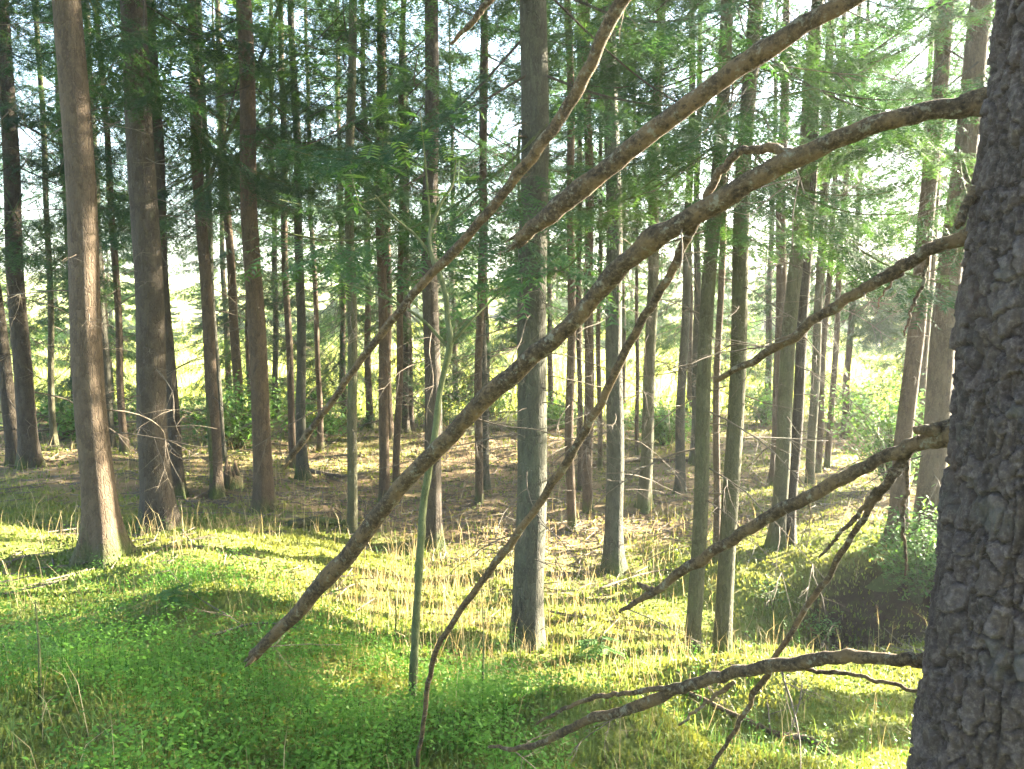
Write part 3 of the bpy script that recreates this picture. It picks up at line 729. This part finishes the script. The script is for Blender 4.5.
    br([(912,262,1.45,4),(890,285,1.47,3),(878,306,1.48,2)], F, seed=18, name='side_branch')
    Gb = br([(1030,418,1.38,22),(945,436,1.38,20),(900,450,1.43,19),(850,475,1.5,18),(780,510,1.6,17),(720,547,1.7,15),(660,588,1.82,12),(620,612,1.92,5)], seed=19, twigs=4)
    br([(655,591,1.83,8),(645,588,1.85,7),(636,583,1.87,3)], Gb, seed=20, name='side_branch')
    br([(914,447,1.42,10),(890,482,1.45,9),(862,520,1.5,9),(830,573,1.56,8),(770,668,1.68,8),(742,718,1.74,7),(705,775,1.82,5)], Gb, seed=21, name='side_branch')
    br([(905,455,1.43,10),(885,482,1.45,9),(862,510,1.46,7),(840,535,1.5,5),(818,557,1.53,3)], Gb, seed=22, name='side_branch')
    br([(908,452,1.43,6),(906,490,1.43,5),(903,520,1.44,5),(906,575,1.45,3)], Gb, seed=23, name='side_branch')
    br([(980,425,1.38,20),(935,430,1.38,14),(916,431,1.39,10)], seed=27, name='branch_stub')
    Hb = br([(1010,668,1.38,22),(930,662,1.36,17),(900,660,1.38,16),(850,657,1.45,17),(800,662,1.52,18),(750,669,1.6,18),(700,682,1.7,17),(640,704,1.82,15),(585,722,1.95,12),(545,741,2.05,9),(518,749,2.12,8),(488,747,2.2,4)], seed=24, twigs=5)
    br([(690,684,1.72,8),(640,691,1.8,7),(600,696,1.87,7),(565,709,1.95,6),(536,724,2.0,3)], Hb, seed=25, name='side_branch')
    br([(780,668,1.56,7),(820,671,1.54,6),(860,677,1.5,6),(920,692,1.44,5)], Hb, seed=26, name='side_branch')
    br([(735,682,1.64,6),(705,703,1.68,5),(680,725,1.72,3)], Hb, seed=28, name='side_branch')
    br([(975,190,1.33,12),(962,222,1.3,8),(958,224,1.29,4)], seed=29, name='branch_stub')
    ms = CROWNS['high']
    link('crown', ms[0], t, (lean*5.5, 0, 5.5), (0, math.atan(lean), 2.0), 1.1)
huge_tree()

# ------------------------------------------------------------------ rowans, shrubs, saplings
def leaflets(mb, P, D, L, W, tint):
    """folded oval leaflets: P base, D unit direction"""
    n = len(P); upv = np.array([0, 0, 1.0])
    S = np.cross(D, upv); S /= np.linalg.norm(S, axis=1)[:, None]+1e-6
    Nn = np.cross(S, D)
    L = np.asarray(L)[:, None]; W = np.asarray(W)[:, None]
    V = np.stack([P, P + D*L*.35 + S*W + Nn*W*.3, P + D*L*.75 + S*W*.6 + Nn*W*.2, P + D*L, P + D*L*.75 - S*W*.6 + Nn*W*.2, P + D*L*.35 - S*W + Nn*W*.3], 1).reshape(-1, 3)
    i = np.arange(n)[:, None]*6
    mb.add(V, Q=np.vstack([i+np.array([[0, 1, 2, 3]]), i+np.array([[0, 3, 4, 5]])]), C=np.repeat(tint, 6))
def pinnate(mb, rs, o, d, L):
    d = d/np.linalg.norm(d); s = np.cross(d, [0, 0, 1.0]); s /= np.linalg.norm(s)+1e-6
    k = 6; t = np.linspace(.25, 1, k)
    C = o + d*L*t[:, None]; C[:, 2] -= .25*L*t**2
    P = np.concatenate([C, C, C[-1:]]); D = np.concatenate([np.repeat((s+d*.45)[None], k, 0), np.repeat((-s+d*.45)[None], k, 0), d[None]])
    D = D + np.array([0, 0, -.15]) + (rs.rand(len(D), 3)-.5)*.2; D /= np.linalg.norm(D, axis=1)[:, None]
    leaflets(mb, P, D, np.full(len(P), L*.42), np.full(len(P), L*.085), np.full(len(P), rs.rand()))
    mb.add(*tube(np.vstack([o, C]), .0015, 3))
def rowan(name, label, stem, branches, leafspots, cat='sapling', group=None, L=.13, seed=1):
    rs = np.random.RandomState(seed)
    P0 = hit(stem[0][0], stem[0][1]); d0 = P0[1]
    t = thing(name, P0, label, cat, group)
    def path(pts, nm):
        P = np.array([at(a, b, d0 + dd) for a, b, w, dd in pts]) - P0
        if nm == 'stem': P[0] = (0, 0, -.05)
        r = np.array([w*.72*d0/FPX/2 for a, b, w, dd in pts]); n = len(pts)*8
        C = catmull(P, n); rd = np.interp(np.linspace(0, len(pts)-1, n), np.arange(len(pts)), r)
        mb = MB(); mb.add(*tube(C, rd, 8, .25, seed)); link(nm, mb.mesh(nm, M['sapling']), t); return C
    path(stem, 'stem')
    for b in branches: path(b, 'branch')
    mb = MB()
    for (a, b, sp, n, dd) in leafspots:
        for k in range(n):
            o = at(a + rs.randn()*sp, b + rs.randn()*sp*.7, d0 + dd + rs.randn()*.25) - P0
            dr = rs.randn(3)*np.array([1, 1, .35]); pinnate(mb, rs, o, dr, L*(.7+.6*rs.rand()))
    if leafspots: link('foliage', mb.mesh('foliage', M['leaf'], False), t)
    return t
rowan('rowan_sapling', 'thin crooked green-stemmed rowan in front of the central trunk with bare forked twigs',
    [(412,700,13,0),(416,620,12,0),(421,540,11,0),(424,500,11,.05),(434,440,10,.05),(440,392,9,.1),(450,345,9,.1),(448,322,8,.1),(444,288,8,.1),(432,256,7,.1),(430,232,6,.1),(441,203,4,.1),(452,185,3,.1),(456,160,2,.1)],
    [[(450,350,5,.1),(425,322,4,.1),(398,304,4,.1),(370,292,3,.1),(338,281,2,.1)],
     [(433,258,5,.1),(415,235,4,.1),(395,218,3,.05),(375,195,2,0)],
     [(400,222,3,.1),(385,210,2,.1),(362,208,2,.1),(350,170,1.5,.1)],
     [(449,346,4,.1),(470,322,4,.1),(492,300,3,.2),(514,284,2,.2)],
     [(431,236,4,.1),(428,195,3,.1),(424,150,2,.1),(420,110,1.5,.1)]],
    [(430,112,26,7,.1),(396,140,24,7,.1),(456,150,18,5,.1),(385,62,34,9,.3),(425,190,26,6,.1),(352,180,12,4,.1),(510,284,8,3,.2),(345,284,8,3,.1)], L=.10, seed=3)
rowan('rowan_sapling', 'slender dark rowan leaning among the tall trunks with bright feathery leaves up high',
    [(214,500,6,0),(209,420,6,0),(207,300,6,.1),(206,240,6,.1),(210,180,6,.1),(228,135,6,.1),(245,100,6,.1),(262,55,5,.1),(281,0,5,.1),(296,-60,4,.1)],
    [[(245,100,3,.1),(215,70,2.5,.1),(185,45,2,.1)], [(255,75,3,.1),(285,60,2,0),(312,52,2,0)], [(232,128,3,.1),(200,105,2,0),(165,86,2,0)]],
    [(200,50,18,16,.1),(230,80,16,9,0),(170,88,12,8,0),(262,20,16,12,.1),(300,60,14,9,0),(335,70,18,10,.2),(215,30,16,12,0)], L=.3, seed=5)
for (px, py, h, lab) in ((598,686,.3,'bright green rowan seedling on a bare stalk before the close pair of spruces'), (166,622,.16,'tiny green seedling on the mound before the thick dark spruce')):
    p = hit(px, py); t = thing('rowan_seedling', p, lab, 'seedling', 'seedlings on the forest floor')
    rs = np.random.RandomState(px); mb = MB(); mb.add(*tube(np.array([[0, 0, -.02], [.005, 0, h*.5], [.02, 0, h]]), [.003, .0025, .002], 5)); link('stem', mb.mesh('stem', M['sapling']), t)
    mb = MB()
    for k in range(9): pinnate(mb, rs, np.array([.02, 0, h*(.75+.3*rs.rand())]), rs.randn(3)*np.array([1, 1, .3]), .12)
    link('foliage', mb.mesh('foliage', M['leaf'], False), t)

def shrub(px, py, w, h, n, label, seed, L=.05, lf=46):
    rs = np.random.RandomState(seed); p = hit(px, py); t = thing('leafy_shrub', p, label, 'shrub', 'leafy shrubs under the trees')
    ms = MB(); ml = MB()
    for k in range(n):
        a = rs.rand()*6.28; e = w*.5*rs.rand()**.5; top = np.array([e*math.cos(a), e*math.sin(a), h*(.5+.5*rs.rand())*(1-.35*(e/(w*.5))**2)])
        P = catmull(np.array([[.05*math.cos(a), .05*math.sin(a), -.05], top*np.array([.35, .35, .5]), top]), 8)
        ms.add(*tube(P, np.linspace(.008, .002, 8), 4))
        idx = rs.rand(lf)**.6*7; B = np.stack([np.interp(idx, np.arange(8), P[:, i]) for i in range(3)], -1) + rs.randn(lf, 3)*.09*min(1.5, w)
        B = B[idx > 2]; D = rs.randn(len(B), 3)*np.array([1, 1, .5]); D /= np.linalg.norm(D, axis=1)[:, None]
        leaflets(ml, B, D, L*(.6+.8*rs.rand(len(B))), L*.3*(.7+.6*rs.rand(len(B))), rs.rand(len(B)))
    link('stem', ms.mesh('shrub stems', M['sapling']), t); link('foliage', ml.mesh('shrub leaves', M['leaf'], False), t)
shrub(236,447,2.4,1.3,60,'broad green bush behind the slim brown spruce',1,.09)
shrub(325,436,2.0,.9,40,'low green bush beyond the thin spruce touched by the branch tip',2,.09)
shrub(440,425,2.2,1.2,44,'green bush behind the dark spruce at the meadow rim',3,.09)
shrub(490,418,2.0,1.0,36,'pale bush beside the slim lone spruce',4,.09)
shrub(893,490,2.1,1.9,90,'sunlit leafy bush around the leaning bright-rimmed trunk',5,.075)
shrub(918,600,1.0,1.0,60,'green shrub pressed against the huge foreground trunk',6,.05)
shrub(665,445,2.0,1.0,50,'low brownish green bush beyond the greenish leaning spruce',7,.09)
shrub(765,425,1.8,1.0,40,'sunlit bush glowing in the meadow between the close pair and the three thin spruces',11,.1)
shrub(858,425,2.2,1.2,50,'sunlit bush glowing in the meadow right of the three thin spruces',12,.1)
shrub(560,428,1.6,.8,34,'low sunlit bush immediately right of the thick central trunk at the meadow rim',13,.09)
shrub(90,440,2.2,1.0,36,'green bush between the brushwood heap and the thickest trunks',8,.09)
shrub(822,640,.5,.28,14,'small pale weed growing in the dark hollow',9,.035,14)
shrub(770,605,.6,.25,14,'small leafy weed on the near side of the hollow',10,.035,14)

def young_spruce(px, py, h, label, seed):
    rs = np.random.RandomState(seed); p = hit(px, py); t = thing('spruce_seedling', p, label, 'seedling', 'spruce seedlings')
    mb = MB(); mb.add(*tube(np.array([[0, 0, -.03], [.01, 0, h*.5], [0, .01, h]]), [.008, .005, .002], 6)); link('stem', mb.mesh('stem', M['sapling']), t)
    mb = MB(); V0 = bough(.6, 60+seed, .12, 1.2, .012, .016, .0035)[0]
    for k in range(26):
        f = (k+.5)/26; s = (.62*(1-f)**.8+.1)*h/.75; V = rotz(V0*s*1.1, rs.rand()*6.28); V[:, 2] += f*h*.95; mb.add(V, T=np.arange(len(V)).reshape(-1, 3), C=rs.rand())
    link('foliage', mb.mesh('needles', M['needle_fresh'], False), t)
young_spruce(482,705,.62,'soft green spruce seedling in front of the thick central trunk',1)
young_spruce(395,640,.34,'small spruce seedling beside the rowan stem',2)
young_spruce(40,700,.4,'feathery spruce seedling low on the shaded slope',3)

# broken stump: splintered stakes round a rotten base
def stump():
    p = hit(231,487); rs = np.random.RandomState(4)
    t = thing('broken_stump', p, 'splintered reddish broken stump beside the slim brown spruce', 'stump')
    mb = MB()
    for k in range(9):
        a = k*.7+rs.rand()*.3; b = np.array([.09*math.cos(a), .09*math.sin(a), -.05]); h = .16+.3*rs.rand()
        mb.add(*tube(np.array([b*1.3, b+np.array([0, 0, h*.6]), b*.7+np.array([0, 0, h])]), [.045, .035, .006], 6, .4, k))
    link('splinter', mb.mesh('splinters', M['bark_red']), t)
    mb = MB(); mb.add(*tube(np.array([[0, 0, -.1], [0, 0, .05], [0, 0, .14]]), [.17, .13, .1], 12, .3, 2)); link('base', mb.mesh('stump base', M['bark_red']), t)
stump()
# logs and fallen branches lying on the floor
def lying(name, pts, r0, r1, label, cat, mat='deadwood', lift=.6, twigs=0, group=None, seed=1):
    P = np.array([hit(a, b) for a, b in pts]); o = P[0].copy(); n = len(pts)*9
    C = catmull(P, n); r = np.linspace(r0, r1, n)
    C[:, 2] = G(C[:, 0], C[:, 1])
    ker = np.ones(9)/9; zz = np.convolve(np.pad(C[:, 2], 4, mode='edge'), ker, 'valid'); C[:, 2] = zz + r*lift + .012
    mb = MB(); mb.add(*tube(C-o, r, 10, .35, seed))
    t = tag(link(name, mb.mesh(name, M[mat]), loc=tuple(o)), label, cat, group)
    rs = np.random.RandomState(seed)
    for k in range(twigs):
        i = rs.randint(2, n-2)
        link('twig', DEAD[rs.randint(len(DEAD))], t, tuple(C[i]-o), (0, R(-10-50*rs.rand()), rs.rand()*6.28), .5+.5*rs.rand())
    return t
lying('fallen_branch', [(678,692),(720,714),(770,735),(820,752),(868,775)], .012, .022, 'mossy dead stick on the moss under the lowest dead branch', 'fallen branch', twigs=4, seed=3)
lying('fallen_log', [(455,437),(480,434),(505,432),(530,433)], .11, .08, 'rotting log at the meadow rim behind the slim lone spruce', 'log', 'bark_red', seed=5)
lying('fallen_log', [(290,528),(318,524),(345,527)], .05, .035, 'dark rotting log beside the straight greenish pole', 'log', 'bark_dark', seed=6)
lying('fallen_log', [(590,468),(640,462),(700,463)], .05, .03, 'long thin pale log beyond the greenish leaning spruce', 'log', 'deadwood', twigs=4, seed=7)
lying('fallen_branch', [(300,470),(345,478),(380,474)], .03, .015, 'dry branch on the brown floor beside the thin touched spruce', 'fallen branch', 'twig', twigs=4, seed=8)
lying('fallen_branch', [(600,590),(650,575),(690,570)], .014, .006, 'thin grey branch lying before the flared grey spruce', 'fallen branch', 'twig', twigs=3, seed=9)
lying('fallen_branch', [(210,640),(250,628),(300,632)], .008, .004, 'thin straw coloured stick on the shaded slope', 'fallen branch', 'twig', twigs=1, seed=10)
def heap():
    p = hit(62,437); rs = np.random.RandomState(9)
    t = thing('brushwood_heap', p, 'grey heap of dry brushwood by the thin pale spruce', 'brushwood')
    for k in range(26):
        a = rs.rand()*3.14; l = .5+.6*rs.rand(); c = np.array([rs.randn()*.45, rs.randn()*.3, .08+.3*rs.rand()]); d = np.array([math.cos(a), math.sin(a), .3*rs.randn()])*l
        mb = MB(); mb.add(*tube(catmull(np.array([c-d, c+rs.randn(3)*.04, c+d]), 8), np.linspace(.02, .008, 8), 5, .3, k)); link('stick', mb.mesh('stick', M['twig']), t)
heap()

# ------------------------------------------------------------------ air, light, look
SUN_AZ, SUN_EL = 62.0, 21.0      # azimuth clockwise from the view direction (+Y)
w = bpy.data.worlds.new('World'); scene.world = w; w.use_nodes = True
nt = w.node_tree; sky = nt.nodes.new('ShaderNodeTexSky'); sky.sky_type = 'NISHITA'; sky.sun_disc = False
sky.sun_elevation = R(SUN_EL); sky.sun_rotation = R(SUN_AZ); sky.air_density = 1.0; sky.dust_density = 1.5
bg = nt.nodes['Background']; nt.links.new(sky.outputs[0], bg.inputs[0]); bg.inputs[1].default_value = .05
sl = bpy.data.lights.new('sun', 'SUN'); sl.energy = 5.0; sl.angle = R(.5); sl.color = (1, .9, .72)
so = bpy.data.objects.new('sun', sl); COL.objects.link(so)
dv = Vector((math.sin(R(SUN_AZ))*math.cos(R(SUN_EL)), math.cos(R(SUN_AZ))*math.cos(R(SUN_EL)), math.sin(R(SUN_EL))))
so.rotation_euler = dv.to_track_quat('Z', 'Y').to_euler(); so.location = dv*50 + Vector((0, 0, 20))

HAZE = 0.0011
if HAZE:
    m, mnt, out = new_mat('haze air'); v = mnt.nodes.new('ShaderNodeVolumePrincipled')
    v.inputs['Color'].default_value = (.86, .93, 1, 1); v.inputs['Density'].default_value = HAZE; v.inputs['Anisotropy'].default_value = .6
    mnt.links.new(v.outputs[0], out.inputs['Volume'])
    x0, x1, y0, y1, z0, z1 = -610, 610, -20, 610, -3, 32
    V = [(x, y, z) for x in (x0, x1) for y in (y0, y1) for z in (z0, z1)]
    mb = MB(); mb.add(V, Q=[(0, 1, 3, 2), (4, 6, 7, 5), (0, 4, 5, 1), (2, 3, 7, 6), (0, 2, 6, 4), (1, 5, 7, 3)])
    tag(link('haze', mb.mesh('haze', m, False)), 'pale sunlit haze filling the air between the trunks', 'haze', kind='stuff')

vs = scene.view_settings; vs.view_transform = 'Standard'; vs.look = 'None'; vs.gamma = 1; vs.use_curve_mapping = False
vs.exposure = 4.65
cy = scene.cycles; cy.use_denoising = True; cy.max_bounces = 8; cy.diffuse_bounces = 3; cy.transmission_bounces = 4; cy.volume_bounces = 1; cy.caustics_reflective = False; cy.caustics_refractive = False
